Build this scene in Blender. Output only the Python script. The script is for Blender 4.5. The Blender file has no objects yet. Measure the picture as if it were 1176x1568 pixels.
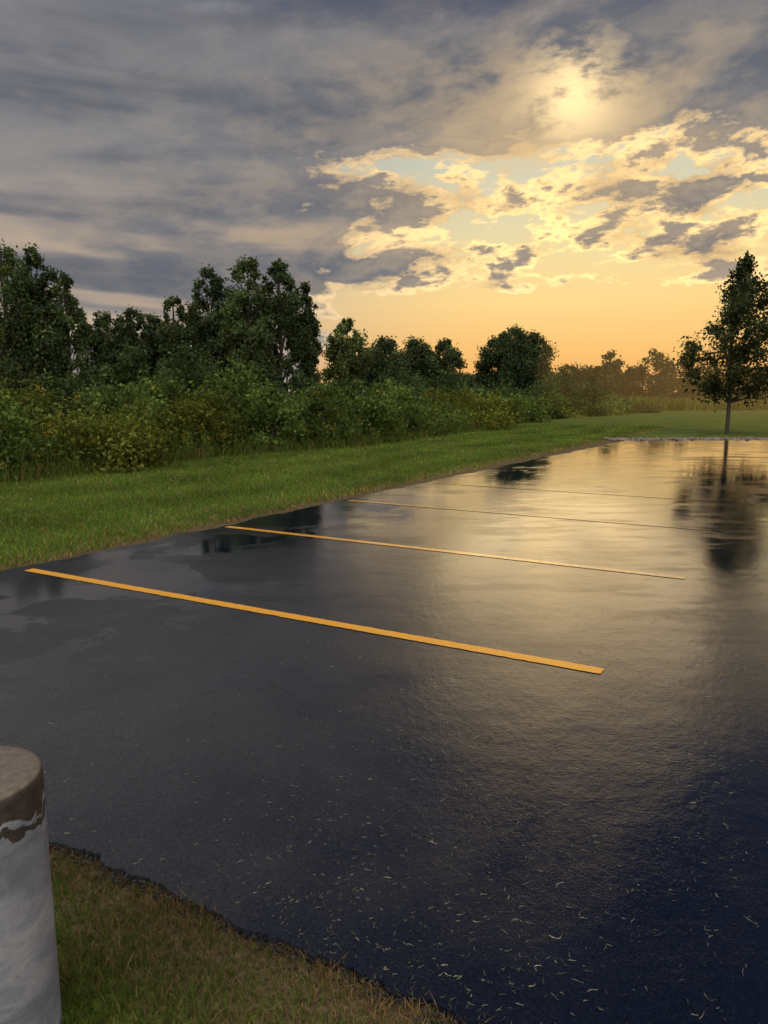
import bpy, bmesh, math, numpy as np
from mathutils import Vector
rng=np.random.default_rng(7)
S=bpy.context.scene
S.view_settings.view_transform='Standard'
S.view_settings.look='None'
S.view_settings.exposure=0
COL=S.collection

# ---------------------------------------------------------------- node helper
class NT:
    def __init__(s,t): s.t=t; s.n=t.nodes; s.l=t.links
    def put(s,sock,v):
        if isinstance(v,bpy.types.NodeSocket): s.l.new(v,sock)
        elif isinstance(v,(tuple,list)):
            if len(v)==3 and len(sock.default_value)==4: v=(*v,1)
            sock.default_value=v
        else: sock.default_value=v
    def m(s,op,a,b=None,c=None,clamp=False):
        n=s.n.new('ShaderNodeMath'); n.operation=op; n.use_clamp=clamp
        s.put(n.inputs[0],a)
        if b is not None: s.put(n.inputs[1],b)
        if c is not None: s.put(n.inputs[2],c)
        return n.outputs[0]
    def sm(s,x,lo,hi,a=0.0,b=1.0):
        n=s.n.new('ShaderNodeMapRange'); n.interpolation_type='SMOOTHSTEP'
        s.put(n.inputs[0],x); s.put(n.inputs[1],lo); s.put(n.inputs[2],hi)
        s.put(n.inputs[3],a); s.put(n.inputs[4],b)
        return n.outputs[0]
    def mix(s,f,a,b,mode='MIX'):
        n=s.n.new('ShaderNodeMix'); n.data_type='RGBA'; n.blend_type=mode
        s.put(n.inputs[0],f); s.put(n.inputs[6],a); s.put(n.inputs[7],b)
        return n.outputs[2]
    def noise(s,v,scale,detail=4,rough=.5,dist=0.0):
        n=s.n.new('ShaderNodeTexNoise')
        if v is not None: s.put(n.inputs['Vector'],v)
        n.inputs['Scale'].default_value=scale; n.inputs['Detail'].default_value=detail
        n.inputs['Roughness'].default_value=rough; n.inputs['Distortion'].default_value=dist
        return n.outputs[0]
    def ramp(s,f,stops):
        n=s.n.new('ShaderNodeValToRGB'); s.put(n.inputs[0],f); e=n.color_ramp.elements
        while len(e)<len(stops): e.new(.5)
        for i,(p,c) in enumerate(stops):
            e[i].position=p; e[i].color=(*c,1) if len(c)==3 else c
        return n.outputs[0]
    def xyz(s,v):
        n=s.n.new('ShaderNodeSeparateXYZ'); s.put(n.inputs[0],v); return n.outputs
    def comb(s,x,y,z):
        n=s.n.new('ShaderNodeCombineXYZ')
        s.put(n.inputs[0],x); s.put(n.inputs[1],y); s.put(n.inputs[2],z); return n.outputs[0]
    def pos(s): return s.n.new('ShaderNodeNewGeometry').outputs['Position']
    def bump(s,h,strength,dist,nrm=None):
        n=s.n.new('ShaderNodeBump'); s.put(n.inputs['Strength'],strength)
        n.inputs['Distance'].default_value=dist; s.put(n.inputs['Height'],h)
        if nrm is not None: s.put(n.inputs['Normal'],nrm)
        return n.outputs[0]
    def gauss(s,x,c,w):
        d=s.m('DIVIDE',s.m('SUBTRACT',x,c),w)
        return s.m('EXPONENT',s.m('MULTIPLY',s.m('MULTIPLY',d,d),-1.0))
def mat(name):
    m=bpy.data.materials.new(name); m.use_nodes=True
    N=NT(m.node_tree); bs=m.node_tree.nodes['Principled BSDF']
    return m,N,bs

# ---------------------------------------------------------------- layout (metres)
C=np.array([-4.94,4.81]); E1=np.array([.515,.857]); E2=np.array([.865,-.5]); FC=np.array([8.5,26.9])
def P2(a,b): return C+a*E1+b*E2

# ---------------------------------------------------------------- world
W=bpy.data.worlds.new("World"); S.world=W; W.use_nodes=True
try: W.cycles.sampling_method='NONE'
except Exception: pass
w=NT(W.node_tree); bg=W.node_tree.nodes['Background']
tc=w.n.new('ShaderNodeTexCoord').outputs['Generated']
X,Y,Z=w.xyz(tc)
Zc=w.m('MAXIMUM',Z,0.0)
el=w.m('ARCSINE',w.m('MINIMUM',Zc,1.0)); az=w.m('ARCTAN2',X,Y)
den=w.m('ADD',Zc,.11)
P=w.comb(w.m('DIVIDE',X,den),w.m('DIVIDE',Y,den),0.0)
A=w.comb(w.m('ADD',az,w.m('MULTIPLY',el,-.25)),w.m('MULTIPLY',el,2.2),0.3)       # puffs
B=w.comb(w.m('ADD',az,w.m('MULTIPLY',el,.55)),w.m('MULTIPLY',el,8.0),1.7)  # long bands
el6=w.m('DIVIDE',el,.6)
warm=w.ramp(el6,[(0,(.74,.33,.085)),(.08,(.90,.48,.13)),(.18,(.98,.65,.23)),(.27,(.86,.68,.31)),(.38,(.68,.64,.43)),(.52,(.52,.54,.46)),(1,(.04,.06,.15))])
cool=w.ramp(el6,[(0,(.70,.46,.30)),(.09,(.50,.41,.35)),(.22,(.36,.36,.38)),(.5,(.25,.29,.35)),(1,(.10,.12,.18))])
side=w.sm(az,-.40,.16)
clear=w.mix(side,cool,warm)
sky=w.n.new('ShaderNodeTexSky'); sky.sky_type='NISHITA'; sky.sun_disc=False
sky.sun_elevation=math.radians(19); sky.sun_rotation=math.radians(14)
nis=w.mix(1.0,sky.outputs[0],(.06,.06,.06),'MULTIPLY')
clear=w.mix(.05,clear,nis)
n1=w.noise(P,1.25,5,.6,.25)
nA=w.noise(A,6.5,7,.62,.35)
nA2=w.noise(A,16,5,.62,.0)
nB=w.noise(B,2.1,4,.55,.4)
n=w.m('ADD',w.m('MULTIPLY',n1,.24),w.m('ADD',w.m('MULTIPLY',nA,.40),w.m('MULTIPLY',nA2,.36)))
n=w.m('MULTIPLY_ADD',n,1.8,-.40)
g=w.m('MULTIPLY',w.sm(az,-.26,.08),w.m('MULTIPLY',w.sm(el,.07,.115),w.sm(el,.36,.26)))
low=w.m('MULTIPLY',w.sm(el,.13,.075),w.sm(az,-.25,.1))
T=w.m('ADD',.14,w.m('ADD',w.m('MULTIPLY',g,.335),w.m('MULTIPLY',low,.85)))
k=w.m('SUBTRACT',n,T)
mask=w.sm(k,-.035,.03)
ds=w.m('MULTIPLY',w.gauss(az,.28,.50),w.gauss(el,.19,.18))
band=w.sm(nB,.38,.62)
lite=w.mix(w.sm(el,.32,.08),(.25,.245,.25),(.52,.43,.35))
dark=w.mix(w.sm(nA,.38,.62),(.12,.132,.16),(.19,.19,.21))
darkc=w.mix(w.m('MULTIPLY',band,w.sm(el,.42,.20,.5,.95)),dark,lite)
wl=w.m('MULTIPLY',w.m('MULTIPLY',w.gauss(el,.14,.06),w.gauss(az,-.08,.32)),w.sm(nB,.46,.60))
darkc=w.mix(w.m('MULTIPLY',wl,.95),darkc,(.85,.55,.27))
core=w.mix(ds,darkc,w.mix(w.sm(nA2,.4,.64),(.15,.16,.185),(.36,.30,.24)))
thin=w.mix(ds,(.35,.33,.32),w.mix(w.sm(nA2,.36,.58),(.74,.50,.23),(1.6,1.08,.44)))
kk=w.sm(k,.03,.12)
cl=w.mix(kk,thin,core)
col=w.mix(mask,clear,cl)
halo=w.m('MULTIPLY',w.gauss(az,.20,.22),w.gauss(el,.30,.10))
col=w.mix(w.m('MULTIPLY',halo,w.sm(nA,.40,.62,.0,.50)),col,(.84,.58,.28))
spot=w.m('MULTIPLY',w.m('MULTIPLY',w.gauss(az,.226,.05),w.gauss(el,.334,.046)),w.sm(w.m('ADD',w.m('MULTIPLY',nA,.5),w.m('MULTIPLY',nA2,.5)),.42,.56))
col=w.mix(w.m('MULTIPLY',spot,1.05,clamp=True),col,(1.3,.95,.48))
hi=w.sm(el,.38,.52)
navy=w.mix(w.sm(nA,.50,.66),(.024,.040,.12),(.20,.28,.46))
grey=w.mix(w.sm(n1,.4,.6),(.27,.28,.31),(.40,.40,.42))
col=w.mix(hi,col,w.mix(w.sm(az,-.50,-.02),grey,navy))
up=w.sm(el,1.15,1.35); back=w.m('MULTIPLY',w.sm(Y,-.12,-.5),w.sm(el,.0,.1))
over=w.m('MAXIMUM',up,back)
col=w.mix(over,col,(1.85,1.66,1.43))  # unseen sky overhead and behind camera, brightened to light grass and foliage
col=w.mix(w.sm(Z,-.005,-.05),col,(.05,.06,.04))
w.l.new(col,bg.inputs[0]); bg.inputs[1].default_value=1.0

sd=bpy.data.lights.new("sun","SUN"); sd.energy=.09; sd.angle=math.radians(20); sd.color=(1,.72,.38)
so=bpy.data.objects.new("sun",sd); COL.objects.link(so)
d=Vector((math.sin(.245)*math.cos(.30),math.cos(.245)*math.cos(.30),math.sin(.30)))
so.rotation_euler=d.to_track_quat('Z','Y').to_euler(); so.location=(8,30,20)

# ---------------------------------------------------------------- camera
cd=bpy.data.cameras.new("camera"); cam=bpy.data.objects.new("camera",cd); COL.objects.link(cam)
cd.sensor_fit='VERTICAL'; cd.sensor_height=34.6; cd.lens=26; cd.clip_end=5000; cd.clip_start=.05
cam.location=(0,0,1.7); cam.rotation_euler=(math.radians(90-8.9),0,0); S.camera=cam

# ---------------------------------------------------------------- mesh building
def build(name,parts,mats,smooth=False):
    V=[];L=[];LT=[];MI=[];CC=[];o=0
    for v,f,mi,c in parts:
        v=np.asarray(v,float); f=np.asarray(f,int)
        V.append(v); L.append((f+o).ravel()); LT.append(np.full(len(f),f.shape[1])); MI.append(np.full(len(f),mi))
        if c is None: c=np.ones((len(v),3))*.5
        CC.append(np.asarray(c,float)); o+=len(v)
    V=np.concatenate(V);L=np.concatenate(L);LT=np.concatenate(LT);MI=np.concatenate(MI);CC=np.concatenate(CC)
    me=bpy.data.meshes.new(name)
    me.vertices.add(len(V)); me.vertices.foreach_set('co',V.astype(np.float32).ravel())
    me.loops.add(len(L)); me.loops.foreach_set('vertex_index',L.astype(np.int32))
    me.polygons.add(len(LT))
    st=np.concatenate([[0],np.cumsum(LT)[:-1]])
    me.polygons.foreach_set('loop_start',st.astype(np.int32)); me.polygons.foreach_set('loop_total',LT.astype(np.int32))
    me.polygons.foreach_set('material_index',MI.astype(np.int32))
    me.update(calc_edges=True)
    at=me.color_attributes.new('tint','FLOAT_COLOR','POINT')
    at.data.foreach_set('color',np.concatenate([CC,np.ones((len(CC),1))],1).astype(np.float32).ravel())
    if smooth: me.polygons.foreach_set('use_smooth',np.ones(len(LT),bool))
    for m_ in mats: me.materials.append(m_)
    ob=bpy.data.objects.new(name,me); COL.objects.link(ob); return ob
def unit(v): return v/np.maximum(np.linalg.norm(v,axis=1,keepdims=True),1e-9)
def leaves(c,size,nrm,col,aspect=.55,mi=0):
    N=len(c); r=rng.normal(size=(N,3)); t=unit(np.cross(nrm,r)); b=np.cross(nrm,t)
    s=size[:,None]
    V=np.stack([c-t*s,c+b*s*aspect+nrm*s*.15,c+t*s,c-b*s*aspect+nrm*s*.15],1).reshape(-1,3)
    F=np.arange(N*4).reshape(N,4)
    return (V,F,mi,np.repeat(col,4,0))
def tube(pts,rad,sides=6,mi=1,col=(.5,.5,.5)):
    pts=np.asarray(pts,float); m=len(pts); V=[]
    for i in range(m):
        d=pts[min(i+1,m-1)]-pts[max(i-1,0)]; d=d/np.linalg.norm(d)
        a=np.cross(d,[0.31,.95,.1]); a/=np.linalg.norm(a); b=np.cross(d,a)
        for j in range(sides):
            t=2*math.pi*j/sides; V.append(pts[i]+rad[i]*(a*math.cos(t)+b*math.sin(t)))
    F=[(i*sides+j,i*sides+(j+1)%sides,(i+1)*sides+(j+1)%sides,(i+1)*sides+j) for i in range(m-1) for j in range(sides)]
    return (np.array(V),np.array(F),mi,np.tile(col,(len(V),1)))
def bladeparts(x,y,z0,h,wd,col,lean=.5,mi=0):
    """curved grass blades: quad + tip triangle"""
    N=len(x); a=rng.uniform(0,2*math.pi,N); la=rng.uniform(0,2*math.pi,N); ln=rng.uniform(0,lean,N)*h
    b=np.stack([x,y,np.full(N,z0)],1)
    s=np.stack([np.cos(a),np.sin(a),np.zeros(N)],1)*wd[:,None]*.5
    ld=np.stack([np.cos(la),np.sin(la),np.zeros(N)],1)
    m1=b+ld*(ln*.35)[:,None]+np.array([0,0,1])*(h*.6)[:,None]
    tp=b+ld*ln[:,None]+np.array([0,0,1])*h[:,None]
    V=np.stack([b-s,b+s,m1+s*.8,m1-s*.8,tp],1).reshape(-1,3)
    i=np.arange(N)[:,None]*5
    cc=np.repeat(col,5,0)
    return [(V,i+np.array([0,1,2,3]),mi,cc),(V,i+np.array([3,2,4]),mi,cc)]

# ---------------------------------------------------------------- materials
def leafmat(name,trans=.35,gain=1.0):
    m,N,bs=mat(name); N.n.remove(bs)
    at=N.n.new('ShaderNodeAttribute'); at.attribute_name='tint'
    df=N.n.new('ShaderNodeBsdfDiffuse'); N.put(df.inputs[0],N.mix(1.0,at.outputs['Color'],(gain,gain,gain),'MULTIPLY'))
    tr=N.n.new('ShaderNodeBsdfTranslucent'); N.put(tr.inputs[0],N.mix(1.0,at.outputs['Color'],(1.3*gain,1.35*gain,.5*gain),'MULTIPLY'))
    mx=N.n.new('ShaderNodeMixShader'); mx.inputs[0].default_value=trans
    N.l.new(df.outputs[0],mx.inputs[1]); N.l.new(tr.outputs[0],mx.inputs[2])
    N.l.new(mx.outputs[0],m.node_tree.nodes['Material Output'].inputs[0]); return m
M_leaf=leafmat('leaf',gain=1.3); M_grass=leafmat('grass_blade',.3)
M_bark,N,bs=mat('bark')
c=N.ramp(N.noise(N.pos(),14,4,.6),[(.3,(.022,.018,.014)),(.7,(.065,.054,.043))]); N.put(bs.inputs['Base Color'],c); bs.inputs['Roughness'].default_value=.9

def edge_dist(N):
    x,y,z=N.xyz(N.pos())
    dx=N.m('SUBTRACT',x,float(C[0])); dy=N.m('SUBTRACT',y,float(C[1]))
    a=N.m('ADD',N.m('MULTIPLY',dx,float(E1[0])),N.m('MULTIPLY',dy,float(E1[1])))
    b=N.m('ADD',N.m('MULTIPLY',dx,float(E2[0])),N.m('MULTIPLY',dy,float(E2[1])))
    far=N.m('SUBTRACT',N.m('SUBTRACT',y,26.9),N.m('MULTIPLY',N.m('SUBTRACT',x,8.5),.0466))
    return a,b,N.m('MAXIMUM',N.m('MULTIPLY',N.m('MINIMUM',a,b),-1.0),far)
M_ground,N,bs=mat('lawn_ground')
a,b,dd=edge_dist(N); p=N.pos()
gr=N.ramp(N.noise(p,.7,4,.6),[(.3,(.062,.10,.018)),(.5,(.095,.14,.026)),(.72,(.135,.18,.038))])
fine=N.ramp(N.noise(p,22,4,.7),[(.3,(.45,.45,.4)),(.7,(1.35,1.3,1.2))])
gr=N.mix(1.0,gr,fine,'MULTIPLY')
soil=N.ramp(N.noise(p,30,4,.7),[(.3,(.05,.037,.022)),(.7,(.20,.15,.085))])
sw=N.sm(N.m('ADD',dd,N.m('MULTIPLY',N.noise(p,2.5,3),.5)),.62,.28)
N.put(bs.inputs['Base Color'],N.mix(sw,gr,soil)); bs.inputs['Roughness'].default_value=.95
bs.inputs['Specular IOR Level'].default_value=.1
N.put(bs.inputs['Normal'],N.bump(N.noise(p,18,3,.7),.8,.05))

def asphalt_normals(N,p,calm,wet):
    nb=N.bump(N.noise(p,3.4,3,.55),calm,.0045)
    nb=N.bump(N.noise(p,27,3,.65),calm,.0016,nb)
    return N.bump(N.noise(p,115,2,.7),N.m('MULTIPLY',calm,N.sm(wet,.35,.62,.3,1.0)),.0014,nb)
M_asph,N,bs=mat('wet_asphalt')
a,b,dd=edge_dist(N)
p=N.pos(); x,y,z=N.xyz(p)
q=N.comb(N.m('MULTIPLY',N.m('SUBTRACT',x,-2.4),.34),N.m('MULTIPLY',N.m('SUBTRACT',y,3.8),.33),0.0)
ln=N.n.new('ShaderNodeVectorMath'); ln.operation='LENGTH'; N.put(ln.inputs[0],q)
dry=N.sm(N.m('ADD',ln.outputs['Value'],N.m('MULTIPLY',N.noise(p,.9,3,.6),.9)),1.75,.45)
agg=N.noise(p,150,3,.7)
base=N.mix(dry,N.ramp(agg,[(.35,(.002,.0035,.010)),(.7,(.009,.013,.026))]),N.ramp(agg,[(.35,(.022,.023,.026)),(.7,(.085,.085,.088))]))
N.put(bs.inputs['Base Color'],base)
wet=N.noise(p,.55,4,.6,.6)
# long shallow sheets of water across the far part of the lot
strk=N.comb(N.m('MULTIPLY',x,.35),y,0.0)
shee=N.noise(strk,1.9,6,.68,.3)
film=N.m('MULTIPLY',N.sm(N.m('ADD',a,N.m('MULTIPLY',wet,5.0)),4.5,10.0),N.sm(shee,.40,.54,.35,1.0))
pud=N.m('MULTIPLY',N.sm(N.noise(p,.95,4,.6,.4),.485,.525),N.gauss(b,1.2,1.7))
cover=N.m('MAXIMUM',N.m('MULTIPLY',pud,.92),N.m('MULTIPLY',film,.80))
calm=N.m('SUBTRACT',1.0,cover)
rr=N.m('ADD',N.sm(wet,.42,.58,.035,.17),N.m('MULTIPLY',dry,.26))
N.put(bs.inputs['Roughness'],N.m('MULTIPLY',rr,calm))
N.put(bs.inputs['IOR'],N.m('MULTIPLY_ADD',film,.45,1.36))
N.put(bs.inputs['Normal'],asphalt_normals(N,p,calm,wet))

M_paint,N,bs=mat('yellow_road_paint')
p=N.pos(); at_=N.n.new('ShaderNodeAttribute'); at_.attribute_name='tint'
glare_fade=N.xyz(at_.outputs['Color'])[0]  # glare hiding the farther lines, painted in as fading line colour
c=N.ramp(N.noise(p,60,5,.75),[(.28,(.32,.14,.015)),(.42,(.75,.36,.03)),(.7,(.9,.45,.05))])
fade_n=N.sm(N.m('ADD',N.noise(p,45,4,.8),glare_fade),.80,1.02)
N.put(bs.inputs['Base Color'],N.mix(fade_n,c,(.03,.02,.012)))
wet=N.noise(p,.55,4,.6,.6)
N.put(bs.inputs['Roughness'],N.sm(glare_fade,0.0,.35,.38,.06)); N.put(bs.inputs['IOR'],N.sm(glare_fade,0.0,.35,1.36,1.78))
N.put(bs.inputs['Normal'],asphalt_normals(N,p,N.sm(glare_fade,0.0,.35,1.0,.3),wet))

M_tint,N,bs=mat('stone')
at=N.n.new('ShaderNodeAttribute'); at.attribute_name='tint'
N.put(bs.inputs['Base Color'],at.outputs['Color']); bs.inputs['Roughness'].default_value=.7

# ---------------------------------------------------------------- ground, lot
s=2500
build('ground',[(np.array([[-s,-s,0],[s,-s,0],[s,s,0],[-s,s,0]]),[[0,1,2,3]],0,None)],[M_ground])

def jline(p0,p1,step,amp,seed):
    r=np.random.default_rng(seed); L=np.linalg.norm(p1-p0); n=int(L/step); t=np.linspace(0,1,n+1)
    d=(p1-p0)/L; nr=np.array([-d[1],d[0]]); o=r.normal(size=n+1)
    kx=np.arange(0,n+9,8); k3=np.arange(0,n+4,3)
    o=o*.28+np.interp(np.arange(n+1),kx,r.normal(size=len(kx)))*.8+np.interp(np.arange(n+1),k3,r.normal(size=len(k3)))*.4
    o[0]=o[-1]=0
    return p0+t[:,None]*(p1-p0)+nr*(o*amp)[:,None]
near_end=P2(0,45.)
pa=jline(near_end,P2(0,12),.3,.02,1)[:-1]; pb=jline(P2(0,12),C,.016,.017,2)[:-1]
pc=jline(C,FC,.06,.05,3)[:-1]; pd=jline(FC,np.array([75.,30.]),.4,.03,4)
lot=np.concatenate([pa,pb,pc,pd])
bm=bmesh.new(); zt=.030
vt=[bm.verts.new((q[0],q[1],zt)) for q in lot]; f=bm.faces.new(vt); f.normal_update()
if f.normal.z<0: f.normal_flip()
vb=[bm.verts.new((q[0]+rng.normal()*.004,q[1]+rng.normal()*.004,-.02)) for q in lot]
for i in range(len(lot)-1): bm.faces.new((vt[i],vb[i],vb[i+1],vt[i+1]))
bmesh.ops.triangulate(bm,faces=[f])
me=bpy.data.meshes.new('asphalt_parking_lot'); bm.to_mesh(me); me.materials.append(M_asph)
COL.objects.link(bpy.data.objects.new('asphalt_parking_lot',me))

L1=np.array([-3.37,7.12]); ln_dir=np.array([.868,-.497]); st=np.array([.513,.858])*2.74
parts=[]
for i in range(0,4):
    o=L1+st*i; n=160; nr=np.array([.497,.868]); V=[]
    for j in range(n+1):
        q=o+ln_dir*5.40*j/n
        for sgn in (-1,1):
            e=q+nr*(.052*sgn+rng.normal()*.0022); V.append((e[0],e[1],zt+.004))
    F=[(2*j,2*j+2,2*j+3,2*j+1) for j in range(n)]
    fade0=[.0,.16,.36,.42][i]
    jj=np.repeat(np.arange(n+1)/n,2); fade_v=np.clip(fade0+(0 if i==0 else .32)*jj,0,1)
    parts.append((np.array(V),F,0,np.stack([fade_v]*3,1)))
build('parking_stall_lines',parts,[M_paint])

def stones(x,y,z,r,col):
    N=len(x); t=(1+5**.5)/2
    ico=unit(np.array([(-1,t,0),(1,t,0),(-1,-t,0),(1,-t,0),(0,-1,t),(0,1,t),(0,-1,-t),(0,1,-t),(t,0,-1),(t,0,1),(-t,0,-1),(-t,0,1)],float))
    fi=np.array([(0,11,5),(0,5,1),(0,1,7),(0,7,10),(0,10,11),(1,5,9),(5,11,4),(11,10,2),(10,7,6),(7,1,8),(3,9,4),(3,4,2),(3,2,6),(3,6,8),(3,8,9),(4,9,5),(2,4,11),(6,2,10),(8,6,7),(9,8,1)])
    V=ico[None]*rng.uniform(.6,1.25,(N,12,1))*r[:,None,None]*rng.uniform(.7,1.3,(N,1,3))*np.array([1,1,.65])
    V=V+np.stack([x,y,z],1)[:,None]
    F=(fi[None]+np.arange(N)[:,None,None]*12).reshape(-1,3)
    return (V.reshape(-1,3),F,0,np.repeat(col,12,0))
n=5200; t=rng.uniform(0,1,n)**1.3; fx=FC[0]-.6+t*40; fy=np.interp(fx,[8.5,75],[26.9,30])+rng.normal(.45,.28,n)
cg=rng.uniform(.06,.26,(n,1))*np.array([[1,.86,.72]])
build('gravel_border',[stones(fx,fy,np.full(n,.03),rng.uniform(.03,.08,n),cg)],[M_tint])
n=2200; b_=rng.uniform(2.5,8.5,n); a_=rng.normal(-.014,.022,n); q=C+a_[:,None]*E1+b_[:,None]*E2
build('asphalt_crumbs',[stones(q[:,0],q[:,1],rng.uniform(.004,.026,n),rng.uniform(.0015,.009,n),rng.uniform(.005,.03,(n,1))*np.ones((1,3)))],[M_tint])

# ---------------------------------------------------------------- grass
def gcol(n,dry):
    g=np.array([.080,.125,.024])*rng.uniform(.6,1.5,(n,1))+rng.normal(0,.008,(n,3))
    br=np.array([.26,.18,.09])*rng.uniform(.4,1.15,(n,1))
    m_=(rng.uniform(size=n)<dry)[:,None]
    return np.clip(np.where(m_,br,g),.005,1)
parts=[]
n=130000; b_=rng.uniform(2.9,7.6,n); a_=-rng.uniform(0,1,n)**1.1*2.0+.01
q=C+a_[:,None]*E1+b_[:,None]*E2
patch=np.sin(q[:,0]*7+np.cos(q[:,1]*9)*1.5)*.5+.5
patch2=np.sin(q[:,0]*3.1+2+np.cos(q[:,1]*4.3)*2)*.5+.5
dr=np.clip(.10+.68*np.exp(a_/.11)+.26*patch*np.exp(-((a_+.25)/.35)**2)+.25*patch2**2,0,.92)
q_n=len(q)
parts+=bladeparts(q[:,0],q[:,1],0.0,rng.uniform(.012,.044,q_n)*(.7+.6*patch),rng.uniform(.0018,.0038,q_n),gcol(q_n,dr)*(.75+.5*patch2)[:,None],lean=1.5)
build('near_grass',parts,[M_grass])
bush_line=np.array([(-30,11),(-13,12.3),(-7.2,14.6),(-4.4,20.1),(-.6,24.6),(5,37),(11,50),(23,66),(45,75),(90,80)],float)
parts=[]
n=300000; dist=6.5+34*rng.uniform(0,1,n)**1.25; ang=rng.uniform(-.62,.55,n)
x=dist*np.sin(ang); y=dist*np.cos(ang)
ra=(x-C[0])*E1[0]+(y-C[1])*E1[1]; rb=(x-C[0])*E2[0]+(y-C[1])*E2[1]
fe=np.interp(x,[8.5,75],[26.9,30])
inlot=(rb>-.02)&(ra>0)&(y<fe+.8)
inlot=inlot&~((y>fe)&(x<8.5)&(rb<0))
by=np.interp(x,bush_line[:,0],bush_line[:,1])
ok=(~inlot)&(y<by+.6); x=x[ok];y=y[ok];rb=rb[ok];dist=dist[ok]
dr=np.clip(.08+.85*np.exp(rb/.30),0,.92)
keep=rng.uniform(size=len(x))<1-.5*np.exp(rb/.15); x=x[keep];y=y[keep];dr=dr[keep];rb=rb[keep];dist=dist[keep];n=len(x)
c_=gcol(n,dr)*1.28; stripe=.5+.5*np.sin(rb*3.2+np.sin(x*.6)*1.5); pz=np.sin(x*1.7+np.cos(y*1.1)*2)*np.sin(y*1.3+1)
p2_=np.sin(x*5.1+np.cos(y*3.7)*2.2)*np.sin(y*4.3+np.sin(x*2.9)*1.7); c_*= (.85+.28*stripe+.20*pz+.16*p2_)[:,None]
parts+=bladeparts(x,y,0.0,rng.uniform(.02,.062,n)*(1+.3*p2_),.004+.0008*dist,c_,lean=1.1)
build('lawn_grass',parts,[M_grass])

# grass clippings on asphalt
n=26000; b_=rng.uniform(2.5,10,n); a_=rng.uniform(0,1,n)**1.2*4.2+.03
cl_=.5+.5*np.sin(b_*2.3+np.sin(a_*2.1)*2)*np.sin(a_*2.9+1)
k_=rng.uniform(size=n)<(np.exp(-((b_-5.6)/1.05)**2)*np.exp(-(a_/2.2)**2)*.85+.030)*(.3+.7*cl_); b_=b_[k_];a_=a_[k_];n=len(a_)
q=C+a_[:,None]*E1+b_[:,None]*E2; V=[];F=[];CC=[]
for i in range(n):
    th=rng.uniform(0,math.pi*2); L=rng.uniform(.005,.026)*(1 if rng.uniform()<.96 else 1.9); cu=rng.normal()*1.1; o=len(V)
    col_=(np.array([.16,.19,.10]) if rng.uniform()<.75 else np.array([.32,.30,.21]))*rng.uniform(.15,1.05)
    x0,y0=q[i]; ws=rng.uniform(.5,.9)
    for j in range(4):
        t_=th+cu*j/3; dx,dy=math.cos(t_),math.sin(t_); wd=(.0009,.0013,.0011,.0004)[j]*ws
        V+= [(x0-dy*wd,y0+dx*wd,zt+.003+.002*(j%2)),(x0+dy*wd,y0-dx*wd,zt+.003)]; CC+=[col_,col_]
        x0+=dx*L/3;y0+=dy*L/3
    F+=[(o+2*j,o+2*j+1,o+2*j+3,o+2*j+2) for j in range(3)]
build('grass_clippings',[(np.array(V),np.array(F),0,np.array(CC))],[M_tint])

# ---------------------------------------------------------------- trees
def crown(cx,cy,z0,z1,W_,nl,ls,nclump,colr,power=.75,bias=.75,lump=.2,depth=1.0,bright=1.0,vs=1.0):
    cs=[]; rm=W_*lump
    H=z1-z0-rm*.55*vs
    for i in range(nclump):
        t=(i+.5)/nclump; t=np.clip(t+rng.normal()*.03,.02,1.0)
        env=W_/2*(math.sin(math.pi*min(max(t,0.02),.975)**bias))**power
        r=rm*rng.uniform(.5,1.2)*(1 if t<.8 else .6)
        rad=max(env-r*.6,0)*math.sqrt(rng.uniform(.05,1)); an=rng.uniform(0,2*math.pi)
        cs.append((cx+rad*math.cos(an),cy+rad*math.sin(an)*depth,z0+H*t,r))
    cs=np.array(cs); wts=cs[:,3]**2; wts/=wts.sum()
    idx=rng.choice(nclump,nl,p=wts); d_=unit(rng.normal(size=(nl,3)))
    rr=rng.uniform(0,1,nl)**.5*cs[idx,3]*(1+.38*rng.normal(size=nl).clip(-1,2.0))
    p=cs[idx,:3]+d_*rr[:,None]*np.array([1,1,vs])
    p[:,2]=np.maximum(p[:,2],.08)
    nrm=unit(d_*.5+rng.normal(size=(nl,3))*.8+np.array([0,0,.35]))
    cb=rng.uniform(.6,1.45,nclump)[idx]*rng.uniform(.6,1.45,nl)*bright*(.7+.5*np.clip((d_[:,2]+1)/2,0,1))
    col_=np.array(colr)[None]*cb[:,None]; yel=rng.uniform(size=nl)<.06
    col_[yel]*=np.array([1.9,1.45,.9])
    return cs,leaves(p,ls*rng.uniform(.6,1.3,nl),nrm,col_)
def tree(name,x,y,top,W_,base=.6,nl=11000,ls=.11,ncl=26,colr=(.035,.06,.022),trunk=.16,off=0,**kw):
    cs,lp=crown(x+off,y,base,top,W_,nl,ls,ncl,colr,**kw)
    parts=[lp]; tp=[(x,y,-.05),(x+rng.normal()*.06,y,top*.3),(x+off*.5+rng.normal()*.12,y,top*.6),(x+off+rng.normal()*.1,y,top*.93)]
    parts.append(tube(tp,[trunk,trunk*.75,trunk*.45,trunk*.1],8))
    for c_ in cs[::2]:
        zb=max(base*.8,c_[2]-rng.uniform(.15,.3)*top)
        m_=np.array([(x+c_[0])/2,(y+c_[1])/2,zb*.4+c_[2]*.6-.1])
        parts.append(tube([(x,y,zb),m_,c_[:3]],[trunk*.35,trunk*.2,.012],5))
    return build(name,parts,[M_leaf,M_bark])
def at(u,dist): return (u-588)/1178*dist*.99
def hgt(v,dist): return 1.7+(600-v)/1178*dist*1.0
dk=(.042,.062,.033); lt=(.054,.078,.036)
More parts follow.
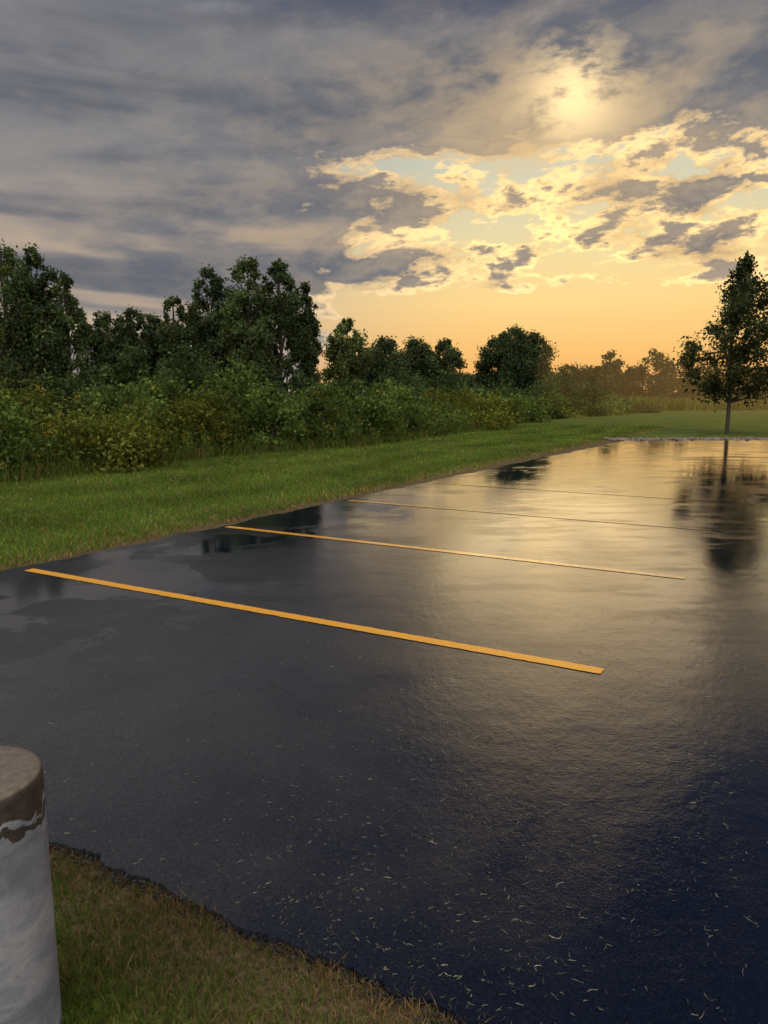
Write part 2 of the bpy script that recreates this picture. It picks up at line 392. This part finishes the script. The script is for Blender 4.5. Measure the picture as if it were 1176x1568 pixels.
T_=[('cottonwood_tree',18,36,384,125,lt),('cottonwood_tree',64,36.5,388,86,dk),('cottonwood_tree',110,37,426,58,lt),('cottonwood_tree',-45,38,410,120,dk),
 ('cottonwood_tree',168,44,480,80,dk),('cottonwood_tree',210,44,475,80,dk),('cottonwood_tree',238,45,486,66,dk),('cottonwood_tree',272,41,457,56,lt),
 ('cottonwood_tree',328,39,419,80,dk),('cottonwood_tree',383,38,403,96,lt),('cottonwood_tree',430,38,407,84,dk),('cottonwood_tree',466,39,438,54,dk),
 ('cottonwood_tree',365,42,445,110,dk),('cottonwood_tree',300,46,482,76,dk),
 ('willow_tree',531,50,490,66,(.07,.095,.04)),
 ('maple_tree',590,66,517,84,dk),('maple_tree',640,68,518,84,dk),('maple_tree',680,66,520,58,dk),
 ('maple_tree',764,72,510,68,dk),('maple_tree',815,72,510,68,dk),('maple_tree',790,71,501,84,dk)]
for nm,u,d_,v,wp,cc in T_:
    W_=wp/1178*d_*1.08; H_=hgt(v,d_)
    kw=dict(power=.42,bias=.95,lump=.135,vs=1.25) if nm!='maple_tree' else dict(power=.4,bias=.85,lump=.16)
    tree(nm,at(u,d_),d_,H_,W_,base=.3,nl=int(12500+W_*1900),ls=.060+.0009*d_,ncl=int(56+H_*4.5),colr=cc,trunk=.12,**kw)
parts=[]
for u,v,wp,d_ in [(720,572,60,95),(560,548,50,80),(740,568,50,90),(875,556,70,105),(928,540,60,100),(905,560,60,102),(965,562,50,105),(1000,537,64,105),(1040,545,70,108),(1080,553,80,108),(1130,560,90,108),(1190,556,100,108),(1260,550,120,108),(850,582,60,105),(1330,540,120,108),(-100,470,120,60),(-180,450,120,62)]:
    W_=wp/1178*d_*1.2; _,lp=crown(at(u,d_),d_,.2,hgt(v,d_),W_,5000,.20,40,(.036,.048,.024),power=.4,bias=.75,lump=.15); parts.append(lp)
build('distant_tree_line',parts,[M_leaf,M_bark])
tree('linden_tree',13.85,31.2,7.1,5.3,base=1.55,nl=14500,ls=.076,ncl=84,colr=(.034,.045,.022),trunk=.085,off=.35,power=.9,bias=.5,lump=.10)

# ---------------------------------------------------------------- shrubs
def shrub(x,y,H_,W_,colr,nl=5200,ls=.055):
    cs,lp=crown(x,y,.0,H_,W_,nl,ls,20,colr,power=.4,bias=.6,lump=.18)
    parts=[lp]
    for c_ in cs[::3]: parts.append(tube([(x,y,-.02),((x+c_[0])/2,(y+c_[1])/2,c_[2]*.6),c_[:3]],[.03,.02,.006],4))
    return build('shrub',parts,[M_leaf,M_bark])
pts=bush_line[1:8]; seg=np.linalg.norm(np.diff(pts,axis=0),axis=1); cum=np.concatenate([[0],np.cumsum(seg)])
sdist=0
while sdist<cum[-1]:
    px=np.interp(sdist,cum,pts[:,0]); py=np.interp(sdist,cum,pts[:,1])
    dist=math.hypot(px,py); u=588+px/py*1178
    for row in range(3):
        ox=px-(1.0+row*1.7)*.84+rng.normal()*.35; oy=py+(1.0+row*1.9)*.55+rng.normal()*.35
        vtop={0:616,1:592,2:576}[row]+rng.normal()*13
        if 350<u<520: vtop-=(18,36,44)[row]
        if u<110: vtop-=(5,12,18)[row]
        if u>700: vtop+=6
        dd_=math.hypot(ox,oy); H_=hgt(vtop,dd_); g_=rng.uniform(.55,1.3)
        cc=np.array([.060,.092,.028])*g_ if rng.uniform()<.68 else np.array([.10,.118,.026])*g_
        if row==2: cc=np.array([.04,.065,.028])
        shrub(ox,oy,H_,rng.uniform(1.8,2.8)*(1+dd_/70),tuple(cc),nl=int(4400 if dd_<35 else 2600),ls=.035+.0012*dd_)
    sdist+=1.55*(1+dist/45)
parts=[]; n=1900; tt=rng.uniform(0,1,n)**1.4*cum[-1]*.75
off=rng.uniform(-.1,2.6,n)
px=np.interp(tt,cum,pts[:,0])-off*.84; py=np.interp(tt,cum,pts[:,1])+off*.55
hh=rng.uniform(.5,1.35,n)*np.clip(.55+off*.38,.4,1.5)
parts+=bladeparts(px,py,0.0,hh,np.full(n,.03),np.tile([.06,.09,.03],(n,1)),lean=.3)
m_=18; ii=np.repeat(np.arange(n),m_); fr=rng.uniform(.15,.98,len(ii))
c3=np.stack([px[ii]+rng.normal(0,.08,len(ii)),py[ii]+rng.normal(0,.08,len(ii)),hh[ii]*fr],1)
parts.append(leaves(c3,rng.uniform(.03,.09,len(ii)),unit(rng.normal(size=(len(ii),3))),np.array([.07,.105,.025])*rng.uniform(.6,1.5,(len(ii),1)),aspect=.25))
gi=np.where(rng.uniform(size=n)<.24)[0]; ii=np.repeat(gi,14)
c3=np.stack([px[ii]+rng.normal(0,.06,len(ii)),py[ii]+rng.normal(0,.06,len(ii)),hh[ii]+rng.uniform(-.14,.06,len(ii))],1)
parts.append(leaves(c3,rng.uniform(.012,.030,len(ii)),unit(rng.normal(size=(len(ii),3))),np.array([.40,.29,.03])*rng.uniform(.3,1.1,(len(ii),1))))
build('goldenrod_plants',parts,[M_leaf])
n=14000; tt=rng.uniform(0,1,n)**1.3*cum[-1]; off=rng.normal(.15,.3,n); px=np.interp(tt,cum,pts[:,0])-off*.8; py=np.interp(tt,cum,pts[:,1])+off*.5
dd2=np.hypot(px,py); c_=gcol(n,np.full(n,.22))*.85
build('tall_grass_fringe',bladeparts(px,py,0.0,rng.uniform(.06,.38,n),.006+.0006*dd2,c_,lean=1.1),[M_grass])
n=24000; mx_=rng.uniform(14,75,n); my=66+(mx_-14)*.25+rng.uniform(0,14,n)
mz=rng.uniform(.6,1.5,n)*(.8+.3*np.sin(mx_*.9)*np.sin(mx_*.37))
cm=np.array([.12,.135,.032])*rng.uniform(.6,1.4,(n,1))
build('meadow',bladeparts(mx_,my,0.0,mz,np.full(n,.10),cm,lean=.6),[M_grass])

# ---------------------------------------------------------------- bollard
R=.176; HB=.75; bx,by_=-1.045,1.80; prof=[(R*1.0,-.05),(R,.2),(R*.995,.45),(R,HB-.06),(R*.99,HB-.018),(R*.965,HB-.004),(R*.93,HB+.001),(R*.6,HB+.006),(R*.25,HB+.009),(.001,HB+.010)]
prof2=[]
for i in range(len(prof)-1):
    kx=10 if i<4 else 3
    for j in range(kx): t_=j/kx; prof2.append((prof[i][0]*(1-t_)+prof[i+1][0]*t_,prof[i][1]*(1-t_)+prof[i+1][1]*t_))
prof2.append(prof[-1]); sd_=96; V=[];F=[]
for r_,z_ in prof2:
    for j in range(sd_):
        th=2*math.pi*j/sd_; e=1+.004*math.sin(3*th+z_*5)+rng.normal()*.0008
        V.append((bx+r_*e*math.cos(th),by_+r_*e*math.sin(th),z_))
F=[(i*sd_+j,i*sd_+(j+1)%sd_,(i+1)*sd_+(j+1)%sd_,(i+1)*sd_+j) for i in range(len(prof2)-1) for j in range(sd_)]
M_b,N,bs=mat('painted_concrete')
p=N.pos(); x,y,z=N.xyz(p)
stp=N.comb(x,y,N.m('MULTIPLY',z,.55))
pe=N.noise(stp,9,5,.55,.8)
edge=N.m('ADD',z,N.m('MULTIPLY',N.m('SUBTRACT',pe,.5),.16))
conc=N.ramp(N.noise(p,45,7,.7),[(.3,(.10,.082,.068)),(.6,(.18,.15,.125)),(.8,(.26,.23,.20))])
wetc=N.ramp(N.noise(p,30,6,.7),[(.3,(.02,.016,.014)),(.7,(.055,.044,.038))])
pnt=N.ramp(N.noise(N.comb(x,y,N.m('MULTIPLY',z,2.2)),5,7,.6,1.2),[(.3,(.12,.14,.185)),(.5,(.20,.22,.27)),(.7,(.31,.33,.38))])
pnt=N.mix(N.sm(N.noise(p,70,5,.75),.58,.70,.0,.7),pnt,wetc)
c=N.mix(N.sm(edge,HB-.088,HB-.082),pnt,wetc)
ring=N.m('MULTIPLY',N.gauss(N.m('ADD',edge,N.m('MULTIPLY',x,-.25)),HB+.115,.013),N.sm(N.noise(p,7,3),.35,.5))
c=N.mix(N.sm(ring,.4,.6),c,wetc)
c=N.mix(N.sm(z,HB-.012,HB-.003),c,conc)
N.put(bs.inputs['Base Color'],c); bs.inputs['Roughness'].default_value=.6
bh=N.m('ADD',N.noise(p,60,6,.7),N.m('MULTIPLY',N.sm(edge,HB-.09,HB-.08),-1.0))
N.put(bs.inputs['Normal'],N.bump(bh,.7,.004))
build('concrete_bollard',[(np.array(V),np.array(F),0,None)],[M_b],smooth=True)

# ---------------------------------------------------------------- warm haze glow over the meadow, put in as an emissive volume
bm=bmesh.new(); bmesh.ops.create_icosphere(bm,subdivisions=4,radius=1)
me=bpy.data.meshes.new('emissive_haze'); bm.to_mesh(me); bm.free()
mo=bpy.data.objects.new('emissive_haze',me); COL.objects.link(mo); mo.location=(48,48,3); mo.scale=(38,42,14)
mm=bpy.data.materials.new('haze_glow'); mm.use_nodes=True; N=NT(mm.node_tree); N.n.clear()
ab=N.n.new('ShaderNodeVolumeAbsorption'); ab.inputs['Density'].default_value=.002; ab.inputs['Color'].default_value=(.2,.2,.2,1)
em=N.n.new('ShaderNodeEmission'); em.inputs[0].default_value=(1,.56,.19,1); em.inputs[1].default_value=.0018
ad=N.n.new('ShaderNodeAddShader'); N.l.new(ab.outputs[0],ad.inputs[0]); N.l.new(em.outputs[0],ad.inputs[1])
ou=N.n.new('ShaderNodeOutputMaterial'); N.l.new(ad.outputs[0],ou.inputs['Volume']); me.materials.append(mm)
